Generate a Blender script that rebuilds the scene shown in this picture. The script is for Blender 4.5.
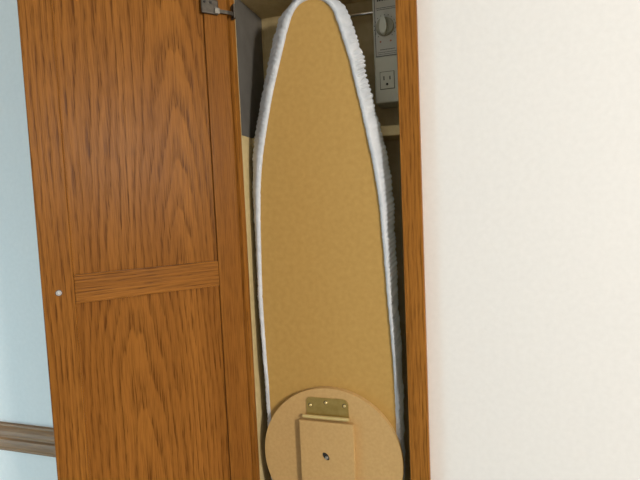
import bpy, bmesh, math, random
from mathutils import Vector, Matrix, noise

random.seed(4)
for o in list(bpy.data.objects):
    bpy.data.objects.remove(o)
scene = bpy.context.scene
C = scene.collection
R = math.radians

# ------------------------------------------------------------------ camera
yaw, pit, rol = R(17.3), R(3.98), R(2.52)
fw = Vector((-math.sin(yaw) * math.cos(pit), math.cos(yaw) * math.cos(pit), -math.sin(pit)))
rt = Vector((math.cos(yaw), math.sin(yaw), 0))
up = rt.cross(fw)
rt2 = rt * math.cos(rol) - up * math.sin(rol)
up2 = rt * math.sin(rol) + up * math.cos(rol)
cam = bpy.data.objects.new('camera', bpy.data.cameras.new('camera'))
C.objects.link(cam)
m = Matrix((rt2, up2, -fw)).transposed().to_4x4()
m.translation = (0.475, -0.985, 1.55)
cam.matrix_world = m
cam.data.sensor_width = 36
cam.data.lens = 27.0
cam.data.clip_start = 0.01
scene.camera = cam

# ------------------------------------------------------------------ world, lamps, exposure
world = bpy.data.worlds.new('world')
scene.world = world
world.use_nodes = True
bg = world.node_tree.nodes['Background']
bg.inputs[0].default_value = (0.75, 0.87, 1.0, 1)
bg.inputs[1].default_value = 1.2


def area(name, loc, target, size, power, col, size_y=None):
    l = bpy.data.lights.new(name, 'AREA')
    l.energy = power
    l.color = col
    l.size = size
    if size_y:
        l.shape = 'RECTANGLE'
        l.size_y = size_y
    else:
        l.shape = 'DISK'
    o = bpy.data.objects.new(name, l)
    C.objects.link(o)
    o.location = loc
    o.rotation_euler = (Vector(target) - Vector(loc)).to_track_quat('-Z', 'Y').to_euler()
    return o


area('ceiling_lamp', (3.00, -2.25, 2.12), (-0.5, -1.0, 1.1), 0.45, 102, (1.0, 0.95, 0.88))
area('window_daylight', (-2.13, -1.35, 0.80), (0.0, -1.35, 0.80), 1.1, 34, (0.40, 0.79, 1.0), 1.4)

vs = scene.view_settings
vs.view_transform = 'Standard'
vs.look = 'None'
vs.gamma = 1
vs.use_curve_mapping = False
vs.exposure = 0.0

# ------------------------------------------------------------------ materials


def new_mat(name):
    mt = bpy.data.materials.new(name)
    mt.use_nodes = True
    nt = mt.node_tree
    b = nt.nodes['Principled BSDF']
    return mt, nt, b


def N(nt, typ, **kw):
    n = nt.nodes.new(typ)
    for k, v in kw.items():
        setattr(n, k, v)
    return n


def L(nt, a, b):
    nt.links.new(a, b)


def math_node(nt, op, a, b=None):
    n = N(nt, 'ShaderNodeMath', operation=op)
    for i, v in enumerate((a, b)):
        if v is None:
            continue
        if isinstance(v, (int, float)):
            n.inputs[i].default_value = v
        else:
            L(nt, v, n.inputs[i])
    return n.outputs[0]


def ramp(nt, fac, stops):
    r = N(nt, 'ShaderNodeValToRGB')
    el = r.color_ramp.elements
    while len(el) < len(stops):
        el.new(0.5)
    for e, (p, c) in zip(el, stops):
        e.position = p
        e.color = (*c, 1)
    L(nt, fac, r.inputs[0])
    return r.outputs[0]


def speckle_mat(name, c1, c2, scale, rough, bump=0.0, metal=0.0, detail=4, stretch=(1, 1, 1), spec=0.5):
    mt, nt, b = new_mat(name)
    tc = N(nt, 'ShaderNodeTexCoord')
    mp = N(nt, 'ShaderNodeMapping')
    mp.inputs['Scale'].default_value = stretch
    L(nt, tc.outputs['Object'], mp.inputs[0])
    ns = N(nt, 'ShaderNodeTexNoise')
    ns.inputs['Scale'].default_value = scale
    ns.inputs['Detail'].default_value = detail
    L(nt, mp.outputs[0], ns.inputs[0])
    col = ramp(nt, ns.outputs[0], [(0.3, c1), (0.7, c2)])
    L(nt, col, b.inputs['Base Color'])
    b.inputs['Roughness'].default_value = rough
    b.inputs['Metallic'].default_value = metal
    b.inputs['Specular IOR Level'].default_value = spec
    if bump:
        bp = N(nt, 'ShaderNodeBump')
        bp.inputs['Strength'].default_value = bump
        bp.inputs['Distance'].default_value = 0.001
        L(nt, ns.outputs[0], bp.inputs['Height'])
        L(nt, bp.outputs[0], b.inputs['Normal'])
    return mt


def oak_mat(name, axis='Z', cathedral=0.0, ring=75.0, x0=0.0, gain=1.0, z0=0.0, band=1.0):
    """lacquered golden-brown oak; grain runs along `axis` of the object's own space"""
    mt, nt, b = new_mat(name)
    tc = N(nt, 'ShaderNodeTexCoord')
    oi = N(nt, 'ShaderNodeObjectInfo')
    sp = N(nt, 'ShaderNodeSeparateXYZ')
    L(nt, tc.outputs['Object'], sp.inputs[0])
    if axis == 'Z':
        X, Y, Z = sp.outputs[0], sp.outputs[1], sp.outputs[2]
    else:
        X, Y, Z = sp.outputs[2], sp.outputs[1], sp.outputs[0]
    rnd = oi.outputs['Random']
    Zr = math_node(nt, 'ADD', Z, math_node(nt, 'MULTIPLY', rnd, 7.3))

    def vec(sx, sz):
        c = N(nt, 'ShaderNodeCombineXYZ')
        L(nt, math_node(nt, 'MULTIPLY', X, sx), c.inputs[0])
        L(nt, math_node(nt, 'MULTIPLY', Y, sx), c.inputs[1])
        L(nt, math_node(nt, 'MULTIPLY', Zr, sz), c.inputs[2])
        return c.outputs[0]

    def nz(v, detail=3.0, rough=0.55):
        n = N(nt, 'ShaderNodeTexNoise')
        n.inputs['Scale'].default_value = 1.0
        n.inputs['Detail'].default_value = detail
        n.inputs['Roughness'].default_value = rough
        L(nt, v, n.inputs[0])
        return n.outputs[0]

    w1 = math_node(nt, 'SUBTRACT', nz(vec(6, 1.5), 2), 0.5)            # slow wander of the rings
    w2 = math_node(nt, 'SUBTRACT', nz(vec(60, 3.0), 2), 0.5)           # uneven ring spacing
    w3 = math_node(nt, 'SUBTRACT', nz(vec(260, 45), 2), 0.5)           # ragged pore edges
    dx = math_node(nt, 'SUBTRACT', X, x0)
    if cathedral:
        dx = math_node(nt, 'ADD', dx, math_node(nt, 'MULTIPLY', w1, 0.075))
        dz = math_node(nt, 'ADD', math_node(nt, 'MULTIPLY', math_node(nt, 'SUBTRACT', Z, z0), cathedral), math_node(nt, 'MULTIPLY', w1, 0.05))
        r = math_node(nt, 'SQRT', math_node(nt, 'ADD', math_node(nt, 'MULTIPLY', dx, dx), math_node(nt, 'MULTIPLY', dz, dz)))
    else:
        r = math_node(nt, 'ADD', dx, math_node(nt, 'MULTIPLY', w1, 0.030))
        r = math_node(nt, 'ADD', r, rnd)
    r = math_node(nt, 'ADD', r, math_node(nt, 'MULTIPLY', w2, 0.012))
    r = math_node(nt, 'ADD', r, math_node(nt, 'MULTIPLY', w3, 0.0040))
    saw = math_node(nt, 'FRACT', math_node(nt, 'MULTIPLY', r, ring))
    early = ramp(nt, saw, [(0.0, (1.0,) * 3), (0.22, (0.75,) * 3), (0.48, (0.16,) * 3), (0.90, (0.0,) * 3), (1.0, (1.0,) * 3)])
    pores = nz(vec(430, 16), 2, 0.6)
    pr = ramp(nt, pores, [(0.38, (1.0,) * 3), (0.56, (0.0,) * 3)])     # 1 = open pore
    fibre = nz(vec(170, 3.0), 3, 0.6)
    tone = nz(vec(11, 0.9), 3)
    g = gain
    light = ramp(nt, tone, [(0.28, (0.215 * g, 0.080 * g, 0.0135 * g)), (0.72, (0.320 * g, 0.128 * g, 0.0230 * g))])
    dark = N(nt, 'ShaderNodeRGB')
    dark.outputs[0].default_value = (0.070 * g, 0.0215 * g, 0.0040 * g, 1)
    pe = math_node(nt, 'MULTIPLY', early, math_node(nt, 'ADD', math_node(nt, 'MULTIPLY', pr, 0.34), 0.26))
    f = math_node(nt, 'ADD', math_node(nt, 'MULTIPLY', pe, band), math_node(nt, 'MULTIPLY', pr, 0.27))
    f = math_node(nt, 'ADD', f, math_node(nt, 'MULTIPLY', math_node(nt, 'SUBTRACT', fibre, 0.5), 0.55))
    f = math_node(nt, 'MAXIMUM', f, 0.0)
    f = math_node(nt, 'MINIMUM', f, 1.0)
    mx = N(nt, 'ShaderNodeMix', data_type='RGBA')
    L(nt, f, mx.inputs[0])
    L(nt, light, mx.inputs[6])
    L(nt, dark.outputs[0], mx.inputs[7])
    L(nt, mx.outputs[2], b.inputs['Base Color'])
    b.inputs['Roughness'].default_value = 0.34
    b.inputs['Specular IOR Level'].default_value = 0.05
    bp = N(nt, 'ShaderNodeBump')
    bp.invert = True
    bp.inputs['Strength'].default_value = 0.35
    bp.inputs['Distance'].default_value = 0.0006
    L(nt, f, bp.inputs['Height'])
    L(nt, bp.outputs[0], b.inputs['Normal'])
    return mt


M = {
    'wall': speckle_mat('wall_paint', (0.755, 0.722, 0.688), (0.785, 0.752, 0.718), 90, 0.75, 0.05),
    'ceiling': speckle_mat('ceiling_paint', (0.80, 0.79, 0.77), (0.83, 0.82, 0.80), 60, 0.9),
    'carpet': speckle_mat('carpet', (0.30, 0.25, 0.20), (0.40, 0.34, 0.28), 300, 1.0, 0.4),
    'oak': oak_mat('oak_straight', 'Z', 0.0, 100),
    'oak_panel': oak_mat('oak_cathedral', 'Z', 0.125, 70, 0.125, 1.0, 1.33),
    'oak_panel2': oak_mat('oak_flat_sawn', 'Z', 0.10, 80, 0.215, 1.04, 0.75),
    'oak_rail': oak_mat('oak_cross', 'X', 0.0, 130),
    'frame_oak': oak_mat('oak_frame', 'Z', 0.0, 120, 0.0, 1.12, 0, 0.8),
    'oak_fine': oak_mat('oak_quarter', 'Z', 0.0, 210, 0.0, 0.96, 0, 0.45),
    'rail_wood': speckle_mat('stained_trim', (0.200, 0.090, 0.030), (0.33, 0.165, 0.062), 12, 0.6, 0, 0, 5, (1, 8, 14)),
    'melamine': speckle_mat('tan_board', (0.50, 0.38, 0.18), (0.58, 0.45, 0.23), 60, 0.55),
    'hardboard': speckle_mat('hardboard', (0.425, 0.245, 0.059), (0.475, 0.282, 0.073), 90, 0.62, 0.05),
    'fibreboard': speckle_mat('fibreboard', (0.475, 0.290, 0.108), (0.525, 0.33, 0.128), 160, 0.6, 0.05),
    'shield': speckle_mat('shield_metal', (0.125, 0.115, 0.10), (0.155, 0.145, 0.13), 30, 0.5, 0, 0.3),
    'cloth': speckle_mat('silver_cloth', (0.49, 0.515, 0.55), (0.60, 0.615, 0.64), 40, 0.5, 0.0, 0.0),
    'brass': speckle_mat('brass', (0.42, 0.30, 0.09), (0.50, 0.37, 0.13), 80, 0.40, 0, 0.85),
    'brass_bright': speckle_mat('lit_brass', (0.66, 0.50, 0.20), (0.72, 0.56, 0.26), 80, 0.35, 0, 0.5),  # barrel brass brightened in its colour to stand in for lamp reflection
    'steel': speckle_mat('steel', (0.50, 0.49, 0.47), (0.62, 0.61, 0.59), 200, 0.3, 0, 1.0),
    'hinge_steel': speckle_mat('dull_nickel', (0.045, 0.036, 0.026), (0.075, 0.062, 0.047), 150, 0.42, 0, 0.6),
    'lip_steel': speckle_mat('pale_nickel', (0.16, 0.145, 0.12), (0.22, 0.20, 0.17), 150, 0.45, 0, 0.6),  # paler nickel than the hinge body, for the lip
    'dark': speckle_mat('dark_recess', (0.012, 0.010, 0.008), (0.02, 0.017, 0.014), 50, 0.7),
    'chrome': speckle_mat('chrome', (0.8, 0.8, 0.8), (0.85, 0.85, 0.85), 20, 0.12, 0, 1.0),
    'plastic': speckle_mat('ivory_plastic', (0.44, 0.42, 0.34), (0.47, 0.45, 0.37), 40, 0.45),
    'label': speckle_mat('label_film', (0.41, 0.385, 0.33), (0.44, 0.415, 0.355), 40, 0.4),
    'dial': speckle_mat('dial_grey', (0.25, 0.23, 0.16), (0.28, 0.26, 0.19), 40, 0.45),
    'ink': speckle_mat('black_print', (0.02, 0.02, 0.02), (0.03, 0.03, 0.03), 40, 0.6),
    'red_ink': speckle_mat('red_print', (0.32, 0.11, 0.06), (0.36, 0.13, 0.07), 40, 0.6),
    'white_paint': speckle_mat('white_gloss', (0.8, 0.8, 0.78), (0.83, 0.83, 0.81), 40, 0.4),
}

# ------------------------------------------------------------------ helpers


def obj(name, bm, mat, parent=None, smooth=False):
    bmesh.ops.recalc_face_normals(bm, faces=bm.faces)
    me = bpy.data.meshes.new(name)
    bm.to_mesh(me)
    bm.free()
    if smooth:
        for p in me.polygons:
            p.use_smooth = True
    me.materials.append(M[mat])
    o = bpy.data.objects.new(name, me)
    C.objects.link(o)
    o.parent = parent
    return o


def tag(o, label, cat, group=None, kind=None):
    o['label'] = label
    o['category'] = cat
    if group:
        o['group'] = group
    if kind:
        o['kind'] = kind
    return o


def empty(name, loc=(0, 0, 0), parent=None):
    o = bpy.data.objects.new(name, None)
    C.objects.link(o)
    o.location = loc
    o.parent = parent
    o.empty_display_size = 0.05
    return o


def add_box(bm, x0, x1, y0, y1, z0, z1, bev=0.0, seg=2):
    g = bmesh.ops.create_cube(bm, size=1)
    vs_ = g['verts']
    for v in vs_:
        v.co = Vector((x0 + (v.co.x + 0.5) * (x1 - x0), y0 + (v.co.y + 0.5) * (y1 - y0), z0 + (v.co.z + 0.5) * (z1 - z0)))
    if bev:
        ed = list({e for v in vs_ for e in v.link_edges})
        bmesh.ops.bevel(bm, geom=ed, offset=bev, segments=seg, affect='EDGES', profile=0.6)
    return bm


def box(x0, x1, y0, y1, z0, z1, bev=0.0, seg=2):
    return add_box(bmesh.new(), x0, x1, y0, y1, z0, z1, bev, seg)


def add_cyl(bm, p0, p1, r, seg=20, r1=None):
    p0, p1 = Vector(p0), Vector(p1)
    d = p1 - p0
    g = bmesh.ops.create_cone(bm, cap_ends=True, segments=seg, radius1=r, radius2=r if r1 is None else r1, depth=d.length)
    q = d.to_track_quat('Z', 'Y').to_matrix().to_4x4()
    q.translation = (p0 + p1) / 2
    bmesh.ops.transform(bm, matrix=q, verts=g['verts'])
    return bm


def prism(pts, y0, y1, bev=0.0):
    """polygon in X,Z extruded from y0 to y1, optional bevel of all rims"""
    bm = bmesh.new()
    a = [bm.verts.new((x, y0, z)) for x, z in pts]
    b = [bm.verts.new((x, y1, z)) for x, z in pts]
    n = len(pts)
    bm.faces.new(a)
    bm.faces.new(list(reversed(b)))
    for i in range(n):
        bm.faces.new((a[i], b[i], b[(i + 1) % n], a[(i + 1) % n]))
    if bev:
        rim = [e for e in bm.edges if abs(e.verts[0].co.y - e.verts[1].co.y) < 1e-7]
        bmesh.ops.bevel(bm, geom=rim, offset=bev, segments=2, affect='EDGES')
    return bm


def screw(name, x, y, z, r, parent, mat='brass_bright', slot=True):
    """small domed cross-head screw whose head faces -Y"""
    bm = bmesh.new()
    add_cyl(bm, (x, y, z), (x, y - r * 0.35, z), r, 16, r * 0.75)
    s = obj(name, bm, mat, parent, False)
    return s


# ------------------------------------------------------------------ the room
XL, XR, YF, ZC = -2.2, 4.0, -5.0, 2.44
FX0, FX1 = -0.0435, 0.3877          # face frame outer edges
OX0, OX1 = -0.004, 0.3480           # opening between the stiles
CZ0, CZ1 = 0.800, 2.160             # face frame bottom and top
D = 0.145                           # inner depth of the box
HX0, HX1, HZ0, HZ1 = -0.026, 0.370, 0.815, 2.145   # hole cut in the wall

bm = bmesh.new()
add_box(bm, XL, HX0, 0, 0.18, 0, ZC)
add_box(bm, HX1, XR, 0, 0.18, 0, ZC)
add_box(bm, HX0, HX1, 0, 0.18, HZ1, ZC)
add_box(bm, HX0, HX1, 0, 0.18, 0, HZ0)
bmesh.ops.remove_doubles(bm, verts=bm.verts, dist=1e-5)
tag(obj('wall_back', bm, 'wall'), 'warm white painted wall around the oak cabinet', 'wall', kind='structure')
tag(obj('floor', box(XL, XR, YF, 0, -0.05, 0), 'carpet'), 'beige carpeted floor of the room', 'floor', kind='structure')
tag(obj('ceiling', box(XL, XR, YF, 0.18, ZC, ZC + 0.05), 'ceiling'), 'flat white ceiling of the room', 'ceiling', kind='structure')
tag(obj('wall_right', box(XR, XR + 0.1, YF, 0.18, 0, ZC), 'wall'), 'white wall closing the room past the lamp', 'wall', kind='structure')
tag(obj('wall_front', box(XL, XR, YF - 0.1, YF, 0, ZC), 'wall'), 'white wall facing the ironing cabinet', 'wall', kind='structure')
bm = bmesh.new()
wy0, wy1, wz0, wz1 = -1.95, -0.75, 0.05, 1.60
add_box(bm, XL - 0.1, XL, YF, wy0, 0, ZC)
add_box(bm, XL - 0.1, XL, wy1, 0.18, 0, ZC)
add_box(bm, XL - 0.1, XL, wy0, wy1, 0, wz0)
add_box(bm, XL - 0.1, XL, wy0, wy1, wz1, ZC)
tag(obj('wall_left', bm, 'wall'), 'white wall with the daylight window', 'wall', kind='structure')
bm = bmesh.new()
for a in ((wy0, wy0 + 0.05, wz0, wz1), (wy1 - 0.05, wy1, wz0, wz1), (wy0, wy1, wz0, wz0 + 0.05), (wy0, wy1, wz1 - 0.05, wz1),
          (wy0, wy1, (wz0 + wz1) / 2 - 0.02, (wz0 + wz1) / 2 + 0.02)):
    add_box(bm, XL - 0.08, XL - 0.02, a[0], a[1], a[2], a[3])
w = obj('window_1', bm, 'white_paint')
tag(w, 'tall white framed window letting in daylight', 'window', kind='structure')


def chair_rail(x0, x1):
    # moulded profile (y out of the wall, z)
    prof = [(0, 0.9080), (-0.010, 0.9080), (-0.012, 0.9115), (-0.012, 0.9155), (-0.017, 0.9185), (-0.0205, 0.9260), (-0.0215, 0.9370), (-0.0195, 0.9450),
            (-0.0145, 0.9490), (-0.0140, 0.9520), (-0.0190, 0.9545), (-0.0205, 0.9600), (-0.0195, 0.9700), (-0.0150, 0.9765), (-0.0110, 0.9800), (-0.0110, 0.9850), (0, 0.9850)]
    bm = bmesh.new()
    a = [bm.verts.new((x0, y, z)) for y, z in prof]
    b = [bm.verts.new((x1, y, z)) for y, z in prof]
    n = len(prof)
    bm.faces.new(a)
    bm.faces.new(b)
    for i in range(n):
        bm.faces.new((a[i], a[(i + 1) % n], b[(i + 1) % n], b[i]))
    return bm


tag(obj('trim_1', chair_rail(XL, FX0), 'rail_wood'), 'brown grooved chair rail on the wall behind the open door', 'chair rail', kind='structure')

# ------------------------------------------------------------------ the cabinet
cab = empty('ironing_cabinet', (0.172, 0, CZ0))
tag(cab, 'recessed oak ironing cabinet with its panelled door standing open', 'cabinet')


def part(name, bm, mat, parent, smooth=False):
    """mesh given in world coordinates, parented to an un-rotated empty"""
    o = obj(name, bm, mat, None, smooth)
    o.parent = parent
    p = parent
    off = Vector((0, 0, 0))
    while p is not None:
        off += p.location
        p = p.parent
    o.location = -off
    return o


T = 0.012
part('side_panel', box(OX0 - T, OX0, 0.0, D, HZ0 + 0.002, HZ1 - 0.002), 'melamine', cab)
part('side_panel', box(OX1 + 0.004, OX1 + 0.004 + T, 0.0, D, HZ0 + 0.002, HZ1 - 0.002), 'melamine', cab)
part('back_panel', box(OX0 - T, OX1 + 0.004 + T, D, D + 0.006, HZ0 + 0.002, HZ1 - 0.002), 'melamine', cab)
ZTOP = 2.018
part('upper_shelf', box(OX0, OX1 + 0.004, 0.0, D, ZTOP, ZTOP + 0.016), 'melamine', cab)
part('top_panel', box(OX0, OX1 + 0.004, 0.0, D, 2.122, 2.138), 'melamine', cab)
part('bottom_panel', box(OX0, OX1 + 0.004, 0.0, D, 0.822, 0.838), 'melamine', cab)
part('shelf', box(OX0, OX1 + 0.004, 0.054, D, 1.6950, 1.7160, 0.0008, 1), 'melamine', cab)
sh = part('heat_shield', box(OX0, OX0 + 0.0012, 0.001, D - 0.001, 1.7160, ZTOP), 'shield', cab)
sh['label'] = 'dark grey metal heat shield'
part('corner_highlight', box(OX0 + 0.0012, OX0 + 0.0042, D - 0.004, D, 1.7160, 1.9900), 'melamine', cab)  # pale strip added as the highlight line along the back corner
# face frame
part('frame_stile', box(FX0, OX0, -0.019, -0.0002, CZ0, CZ1, 0.0015), 'frame_oak', cab)
part('frame_stile', box(OX1, FX1, -0.019, -0.0002, CZ0, CZ1, 0.0015), 'frame_oak', cab)
part('frame_rail', box(OX0, OX1, -0.0185, -0.0002, 2.122, CZ1, 0.001), 'oak_rail', cab)
part('frame_rail', box(OX0, OX1, -0.0185, -0.0002, CZ0, 0.838, 0.001), 'oak_rail', cab)
rod = bmesh.new()
add_cyl(rod, (0.150, 0.118, 1.980), (0.2858, 0.118, 1.980), 0.0045, 18)
add_box(rod, 0.150, 0.158, 0.110, D, 1.970, 1.990, 0.001)
ro = part('catch_rod', rod, 'chrome', cab)
ro['label'] = 'short chrome rod'

# door: built in its own space, x = distance from the hinge edge, inner face at y = 0, thickness towards +y
door = empty('door', (-0.006 - 0.172, -0.034, 0 - CZ0), cab)
DA = 48
# local +x -> (-cos, -sin); local +y (back of the door) -> (-sin, cos)
door.rotation_euler = (0, 0, 0)
A = R(DA)
mw = Matrix(((-math.cos(A), -math.sin(A), 0), (-math.sin(A), math.cos(A), 0), (0, 0, 1)))
# a mirrored frame: fold the mirror into the vertices instead of the object
door.rotation_euler = (0, 0, math.pi + A)      # local +x along the door; local +y then points to the front


def dobj(name, bm, mat, smooth=False):
    # flip y so that callers keep "thickness towards +y"
    for v in bm.verts:
        v.co.y = -v.co.y
    bmesh.ops.recalc_face_normals(bm, faces=bm.faces)
    return obj(name, bm, mat, door, smooth)


DZ0, DZ1, DW = 0.815, 2.145, 0.3812  # unseen top of door and cabinet raised to shade the left wall
TH = 0.019
dobj('stile', box(0, 0.0505, 0, TH, DZ0, DZ1, 0.0022, 3), 'oak_fine')
dobj('stile', box(0.3285, DW, 0, TH, DZ0, DZ1, 0.0022, 3), 'oak')
for z0, z1 in ((DZ1 - 0.052, DZ1), (1.3895, 1.4435), (DZ0, DZ0 + 0.052)):
    dobj('rail', box(0.0508, 0.3282, 0.0006, TH - 0.0003, z0, z1, 0.0014, 2), 'oak_rail')
dobj('panel', box(0.0500, 0.3290, 0.0068, 0.0140, 1.4430, DZ1 - 0.0515), 'oak_panel')
dobj('panel', box(0.0500, 0.3290, 0.0068, 0.0140, DZ0 + 0.0515, 1.3900), 'oak_panel2')
# thin bead where each panel meets the outer stile
for z0, z1 in ((1.4435, DZ1 - 0.052), (DZ0 + 0.052, 1.3895)):
    dobj('bead', box(0.3262, 0.3284, 0.0030, 0.0070, z0, z1, 0.0008), 'oak')
# screw of the knob on the other face
dobj('screw_washer', add_cyl(bmesh.new(), (0.3545, 0.0003, 1.4135), (0.3545, -0.0006, 1.4135), 0.0060, 20), 'hinge_steel')
ks = dobj('knob_screw', add_cyl(add_cyl(bmesh.new(), (0.3545, 0.0005, 1.4135), (0.3545, -0.0012, 1.4135), 0.0046, 20),
                                (0.3545, -0.0012, 1.4135), (0.3545, -0.0028, 1.4135), 0.0036, 20, 0.0022), 'steel')
ks['label'] = 'small bright screw head'


def cup_hinge(zc):
    # concealed hinge: stamped body on the door, arm to the face frame
    h = empty('cabinet_hinge', door.location + Vector((0, 0, zc)), cab)
    h.rotation_euler = door.rotation_euler

    def hp(name, bm, mat):
        for v in bm.verts:
            v.co.y = -v.co.y
        return obj(name, bm, mat, h)

    hp('hinge_body', box(0.0200, 0.0570, -0.0065, 0.0, -0.0150, 0.0150, 0.0025), 'hinge_steel')
    hp('hinge_lip', box(0.0180, 0.0300, -0.0095, -0.0060, -0.0135, -0.0015, 0.0018), 'lip_steel')
    bm = bmesh.new()
    pts = [(-0.0150, -0.0045), (0.000, -0.0075), (0.0200, -0.0068), (0.0200, -0.0040), (0.000, -0.0045), (-0.0150, -0.0010)]
    a = [bm.verts.new((x, y, -0.0105)) for x, y in pts]
    b = [bm.verts.new((x, y, -0.0035)) for x, y in pts]
    bm.faces.new(a)
    bm.faces.new(b)
    for i in range(6):
        bm.faces.new((a[i], a[(i + 1) % 6], b[(i + 1) % 6], b[i]))
    hp('hinge_arm', bm, 'hinge_steel')
    hp('mounting_plate', box(-0.0175, -0.0125, -0.0070, 0.0075, -0.0160, 0.0140, 0.001), 'hinge_steel')
    for x, z in ((0.0370, 0.0075), (0.0500, 0.0075)):
        hp('screw', add_cyl(bmesh.new(), (x, -0.0060, z), (x, -0.0085, z), 0.0030, 14, 0.002), 'dark')


cup_hinge(1.9740)
cup_hinge(0.9000)

# ------------------------------------------------------------------ the ironing board
brd = empty('ironing_board', (0.170, 0.010, 0.86))
tag(brd, 'folded tan ironing board with silver padded cover inside the oak cabinet', 'ironing board')


def interp(tab, z):
    tab = sorted(tab)
    if z <= tab[0][0]:
        return tab[0][1]
    for (a, va), (b, vb) in zip(tab, tab[1:]):
        if z <= b:
            t = (z - a) / (b - a)
            return va + (vb - va) * t
    return tab[-1][1]


left_x = [(0.86, 0.0250), (1.10, 0.0238), (1.18, 0.0222), (1.25, 0.0205), (1.33, 0.0192), (1.40, 0.0200), (1.46, 0.0218), (1.53, 0.0243), (1.595, 0.0285),
          (1.64, 0.0335), (1.69, 0.0425), (1.756, 0.0575), (1.8127, 0.0725), (1.866, 0.0893), (1.9157, 0.1055), (1.945, 0.1160), (1.962, 0.1240), (1.975, 0.1335), (1.982, 0.1440), (1.9865, 0.1560), (1.9875, 0.1690)]
right_x = [(0.86, 0.3185), (1.05, 0.3200), (1.176, 0.3190), (1.26, 0.3160), (1.348, 0.3110), (1.45, 0.3060), (1.56, 0.2995), (1.631, 0.2905), (1.677, 0.2825), (1.735, 0.2715),
           (1.791, 0.2608), (1.854, 0.2475), (1.904, 0.2340), (1.935, 0.2250), (1.953, 0.2185), (1.968, 0.2095), (1.979, 0.1970), (1.985, 0.1830), (1.9875, 0.1690)]
off_tab = [(0.86, 0.009), (1.05, 0.010), (1.2, 0.0115), (1.30, 0.0135), (1.40, 0.0165), (1.50, 0.0205), (1.60, 0.0255), (1.66, 0.0265), (1.75, 0.0220), (1.80, 0.0210), (1.90, 0.0240), (1.95, 0.0235), (1.99, 0.0160)]

raw = [Vector((x, z)) for z, x in left_x] + [Vector((x, z)) for z, x in reversed(right_x[:-1])]


def catmull(P, n):
    out = []
    for i in range(len(P) - 1):
        p0, p1, p2, p3 = P[max(i - 1, 0)], P[i], P[i + 1], P[min(i + 2, len(P) - 1)]
        for k in range(n):
            t = k / n
            out.append(0.5 * ((2 * p1) + (p2 - p0) * t + (2 * p0 - 5 * p1 + 4 * p2 - p3) * t * t + (3 * p1 - p0 - 3 * p2 + p3) * t ** 3))
    out.append(P[-1])
    return out


def resample(P, step):
    d = [0]
    for a, b in zip(P, P[1:]):
        d.append(d[-1] + (b - a).length)
    n = int(d[-1] / step)
    out, j = [], 0
    for i in range(n + 1):
        s = d[-1] * i / n
        while j < len(P) - 2 and d[j + 1] < s:
            j += 1
        t = (s - d[j]) / max(d[j + 1] - d[j], 1e-9)
        out.append(P[j].lerp(P[j + 1], t))
    return out


outline = resample(catmull(raw, 10), 0.0014)
for _ in range(16):
    outline = [outline[0]] + [(outline[i - 1] + outline[i] * 2 + outline[i + 1]) / 4 for i in range(1, len(outline) - 1)] + [outline[-1]]
BF = 0.010                         # front face of the board

pts = [(p.x, p.y) for p in outline[::5]]
part('board_panel', prism(pts, BF, BF + 0.012), 'hardboard', brd)

# padded cover: a padded roll following the edge, closed over the back
prof = [(-0.0030, 0.0102, 0), (-0.0026, 0.0072, 0), (-0.0008, 0.0048, 0), (0.0020, 0.0040, 0.0), (0.0020, 0.0042, 0.12), (0.0015, 0.0062, 0.27), (0.0010, 0.0110, 0.44), (0.0005, 0.0175, 0.63),
        (0.0, 0.0245, 0.82), (0.0, 0.0310, 0.96), (0.0, 0.0365, 1.0), (0.0, 0.0420, 0.90), (0.0, 0.0460, 0.55), (0.0, 0.0480, 0.10), (-0.0150, 0.0490, 0)]
dense = []
for a, b in zip(prof, prof[1:]):
    for q in range(3):
        dense.append(tuple(a[i] + (b[i] - a[i]) * q / 3 for i in range(3)))
prof = dense + [prof[-1]]
bm = bmesh.new()
rings = []
npt = len(outline)
s_acc = 0
for i, p in enumerate(outline):
    a = outline[max(i - 5, 0)]
    b = outline[min(i + 5, npt - 1)]
    tg = (b - a).normalized()
    nr = Vector((-tg.y, tg.x))          # outward: left side goes up, so outward is -x
    if i:
        s_acc += (p - outline[i - 1]).length
    W = interp(off_tab, p.y) + (interp([(1.2, 0.002), (1.62, 0.002), (1.67, 0.006), (1.72, 0.0105), (1.95, 0.0115), (1.985, 0.004)], p.y) if p.x < 0.165 else 0.0)
    ring = []
    raise_f = min(1, max(0, (p.y - 1.13) / 0.06))
    W += 0.0022 * noise.noise(Vector((s_acc * 28, 3.1, 0)))
    for k, (fix, y, f) in enumerate(prof):
        o = fix + f * W
        # gathers of the elastic edge: crisp close to the lip, slanting folds further back
        slant = s_acc + (y - 0.004) * 0.35
        g1 = noise.noise(Vector((slant * 150, 0.4, 0))) * 0.0011
        g2 = noise.noise(Vector((slant * 62, 7.7, 0.2 * f))) * 0.0016
        patch = max(0.0, noise.noise(Vector((s_acc * 9, 1.7, 0))) + (0.55 if p.y > 1.70 else 0.15))
        ph = slant / 0.0105 + 0.9 * noise.noise(Vector((s_acc * 40, 5.2, 0)))
        fold = (min(1.0, abs(2 * (ph % 1.0) - 1) * 1.7) - 0.6) * (0.0018 + 0.0042 * patch) * min(1.0, f * 3)
        if p.x < 0.165 and p.y > 1.6:
            fold *= 1.5
        on = 0 if k in (0, len(prof) - 1) else 1
        front = on * raise_f * max(0.0, 1 - f * 1.2)
        dn = (g1 + g2 + fold) * on * (0.4 + 0.6 * min(1.0, f * 2))
        yy = y
        if y < BF:
            yy = BF + 0.0002 - (BF - y) * (0.12 + 0.88 * raise_f)
        yy += (g1 * 0.9 + g2 * 0.4) * front + fold * 0.6 * on * raise_f
        o += dn
        q = p + nr * o
        x = max(OX0 + 0.0016, min(OX1 + 0.001, q.x))
        ring.append(bm.verts.new((x, yy, q.y)))
    rings.append(ring)
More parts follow.
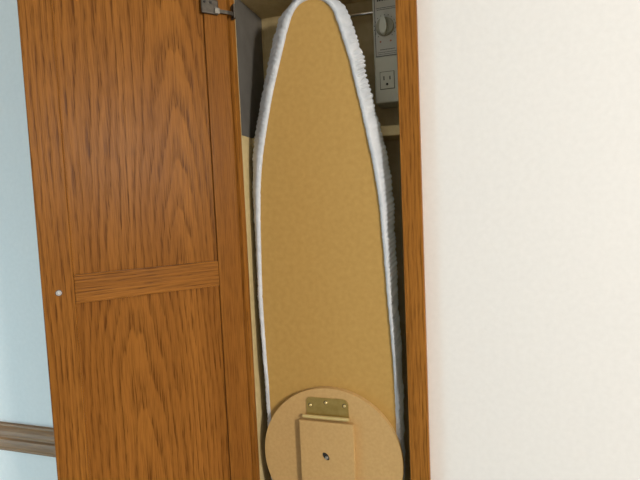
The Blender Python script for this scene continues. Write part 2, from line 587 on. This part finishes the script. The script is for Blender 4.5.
for r0, r1 in zip(rings, rings[1:]):
    for k in range(len(prof) - 1):
        bm.faces.new((r0[k], r0[k + 1], r1[k + 1], r1[k]))
bm.faces.new([r[-1] for r in rings])
for r in (rings[0], rings[-1]):
    bm.faces.new(r)
cv = part('pad_cover', bm, 'cloth', brd, True)
cv['label'] = 'silvery white padded cloth cover'

# swivel disc, support block, hinge
cx, cz, cr = 0.1730, 0.9935, 0.1585
pts = [(cx + cr * math.cos(t * math.tau / 96), cz + cr * math.sin(t * math.tau / 96)) for t in range(96)]
pts = [(x, max(z, 0.862)) for x, z in pts]
clean = []
for p in pts:
    if not clean or (abs(p[0] - clean[-1][0]) + abs(p[1] - clean[-1][1])) > 1e-5:
        clean.append(p)
ds = part('swivel_disc', prism(clean, -0.0045, 0.0085, 0.0015), 'fibreboard', brd)
ds['label'] = 'round light tan swivel disc'
sb = part('support_block', box(0.1065, 0.2295, -0.0170, -0.0046, 0.845, 1.0805, 0.0012), 'fibreboard', brd)
sb['label'] = 'rectangular tan support block'


def sub(name, bm, mat, parent_obj, smooth=False):
    o = obj(name, bm, mat, None, smooth)
    o.parent = parent_obj
    return o


slot = []
for k in range(20):
    t = k / 20 * math.tau
    ex, ez = 0.0098 * math.cos(t), 0.0056 * math.sin(t)
    slot.append((0.1655 + 0.643 * ex + 0.766 * ez, 1.0040 - 0.766 * ex + 0.643 * ez))
hole = prism(slot, -0.0174, -0.0169)
sub('bolt_hole', hole, 'dark', sb)
bolt = bmesh.new()
add_cyl(bolt, (0.1672, -0.0172, 1.0020), (0.1672, -0.0195, 1.0020), 0.0038, 6)
add_cyl(bolt, (0.1672, -0.0195, 1.0020), (0.1672, -0.0211, 1.0020), 0.0028, 12)
sub('bolt', bolt, 'steel', sb)

c = 0.010
zt, zb, xa, xb = 1.1305, 1.0890, 0.1215, 0.2175
arc = []
for k in range(7):
    t = math.pi / 2 + k / 6 * math.pi / 2
    arc.append((xa + c + c * math.cos(t), zt - c + c * math.sin(t)))
arc2 = []
for k in range(7):
    t = k / 6 * math.pi / 2
    arc2.append((xb - c - 0.003 + (c + 0.003) * math.cos(t), zt - c - 0.003 + (c + 0.003) * math.sin(t)))
hg = part('hinge', prism([(xb, zb)] + arc2 + arc + [(xa, zb)], -0.0064, -0.0045, 0.0004), 'brass', brd)
hg['label'] = 'brass butt hinge leaf'
kn = bmesh.new()
xs = [0.1150, 0.1360, 0.1565, 0.1770, 0.1975, 0.2185]
for a, b in zip(xs, xs[1:]):
    add_cyl(kn, (a + 0.0003, -0.0115, 1.0885), (b - 0.0003, -0.0115, 1.0885), 0.0042, 16)
add_cyl(kn, (0.1135, -0.0115, 1.0885), (0.2195, -0.0115, 1.0885), 0.0034, 14)
sub('hinge_barrel', kn, 'brass_bright', hg)
for x, z in ((0.1305, 1.1125), (0.1665, 1.1205), (0.2085, 1.1165)):
    s = bmesh.new()
    add_cyl(s, (x, -0.0063, z), (x, -0.0066, z), 0.0046, 18)
    sub('countersink', s, 'dark', hg)
    s = bmesh.new()
    add_cyl(s, (x + 0.0004, -0.0064, z - 0.0004), (x + 0.0004, -0.0078, z - 0.0004), 0.0038, 16, 0.0024)
    sub('screw', s, 'brass_bright', hg)

# ------------------------------------------------------------------ the control box
BX0, BX1, BY, BZ0, BZ1 = 0.2860, 0.3505, 0.075, 1.7690, 2.0165
bx = empty('control_box', (0.318, 0.11, BZ0))
tag(bx, 'ivory electrical control box with timer knob and outlet inside the cabinet', 'control box')
part('housing', box(BX0, BX1, BY, D - 0.0005, BZ0, BZ1, 0.0035, 3), 'plastic', bx)
lb = part('label_plate', box(0.2895, 0.3465, BY - 0.0006, BY + 0.0001, 1.8665, 2.0120), 'label', bx)
lb['label'] = 'printed label with black border'
fr = bmesh.new()
yb = BY - 0.0010
for a in ((0.2903, 0.2916, 1.8675, 2.0110), (0.3444, 0.3457, 1.8675, 2.0110), (0.2903, 0.3457, 1.8675, 1.8688), (0.2903, 0.3457, 2.0097, 2.0110)):
    add_box(fr, a[0], a[1], yb, BY - 0.0005, a[2], a[3])
sub('border_line', fr, 'ink', lb)
# unreadably small print: broken dark strokes
pr = bmesh.new()
rows = [(0.2965, 0.3405, 1.9850, 0.0042, 0.9), (0.2935, 0.3420, 1.9690, 0.0012, 0.6), (0.2955, 0.3400, 1.9655, 0.0012, 0.6),
        (0.3000, 0.3330, 1.8815, 0.0014, 0.6), (0.2945, 0.3420, 1.8760, 0.0010, 0.5), (0.2960, 0.3400, 1.8720, 0.0008, 0.4)]
rng = random.Random(9)
for x0, x1, z, h, dens in rows:
    x = x0
    while x < x1:
        wd = h * rng.uniform(0.5, 1.1)
        add_box(pr, x, min(x + wd, x1), yb, BY - 0.0005, z - h / 2 * rng.uniform(0.7, 1), z + h / 2)
        x += wd + h * rng.uniform(0.15, 0.45)
po = sub('print', pr, 'ink', lb)
po['kind'] = 'stuff'
tk = bmesh.new()
kx, kz = 0.3120, 1.9290
for i in range(15):
    t = R(-50 + i * 280 / 14)
    px, pz = kx + 0.0232 * math.cos(t), kz + 0.0250 * math.sin(t)
    add_cyl(tk, (px, yb, pz), (px, BY - 0.0005, pz), 0.0010, 8)
sub('tick_marks', tk, 'ink', lb)
rd = bmesh.new()
for x in (0.3015, 0.3235):
    add_cyl(rd, (x, yb, 1.8985), (x, BY - 0.0005, 1.8985), 0.0020, 10)
sub('red_dot', rd, 'red_ink', lb)
kb = bmesh.new()
add_cyl(kb, (kx, BY - 0.0004, kz), (kx, BY - 0.0065, kz), 0.0200, 40, 0.0185)
kn = part('timer_knob', kb, 'dial', bx)
tear = []
for i in range(32):
    t = i / 32 * math.tau
    wgt = 0.0072 * (1 - 0.35 * math.sin(t))
    tear.append((kx - 0.002 + wgt * math.cos(t), kz + 0.0005 + 0.0195 * math.sin(t)))
sub('grip', prism(tear, BY - 0.0180, BY - 0.0060, 0.0015), 'plastic', kn)
ot = part('outlet', box(0.2985, 0.3280, BY - 0.0022, BY + 0.001, 1.7985, 1.8340, 0.0010), 'plastic', bx)
gp = bmesh.new()
for a in ((0.2975, 0.2985, 1.7975, 1.8350), (0.3280, 0.3290, 1.7975, 1.8350), (0.2975, 0.3290, 1.7975, 1.7985), (0.2975, 0.3290, 1.8340, 1.8350)):
    add_box(gp, a[0], a[1], BY - 0.0005, BY + 0.0005, a[2], a[3])
sub('outlet_gap', gp, 'dark', ot)
for a, h in ((0.3065, 0.0085), (0.3195, 0.0075)):
    sub('slot', box(a - 0.0011, a + 0.0011, BY - 0.0027, BY - 0.0015, 1.8205 - h / 2, 1.8205 + h / 2), 'dark', ot)
s = bmesh.new()
add_cyl(s, (0.3130, BY - 0.0027, 1.8075), (0.3130, BY - 0.0015, 1.8075), 0.0027, 16)
sub('ground_hole', s, 'dark', ot)
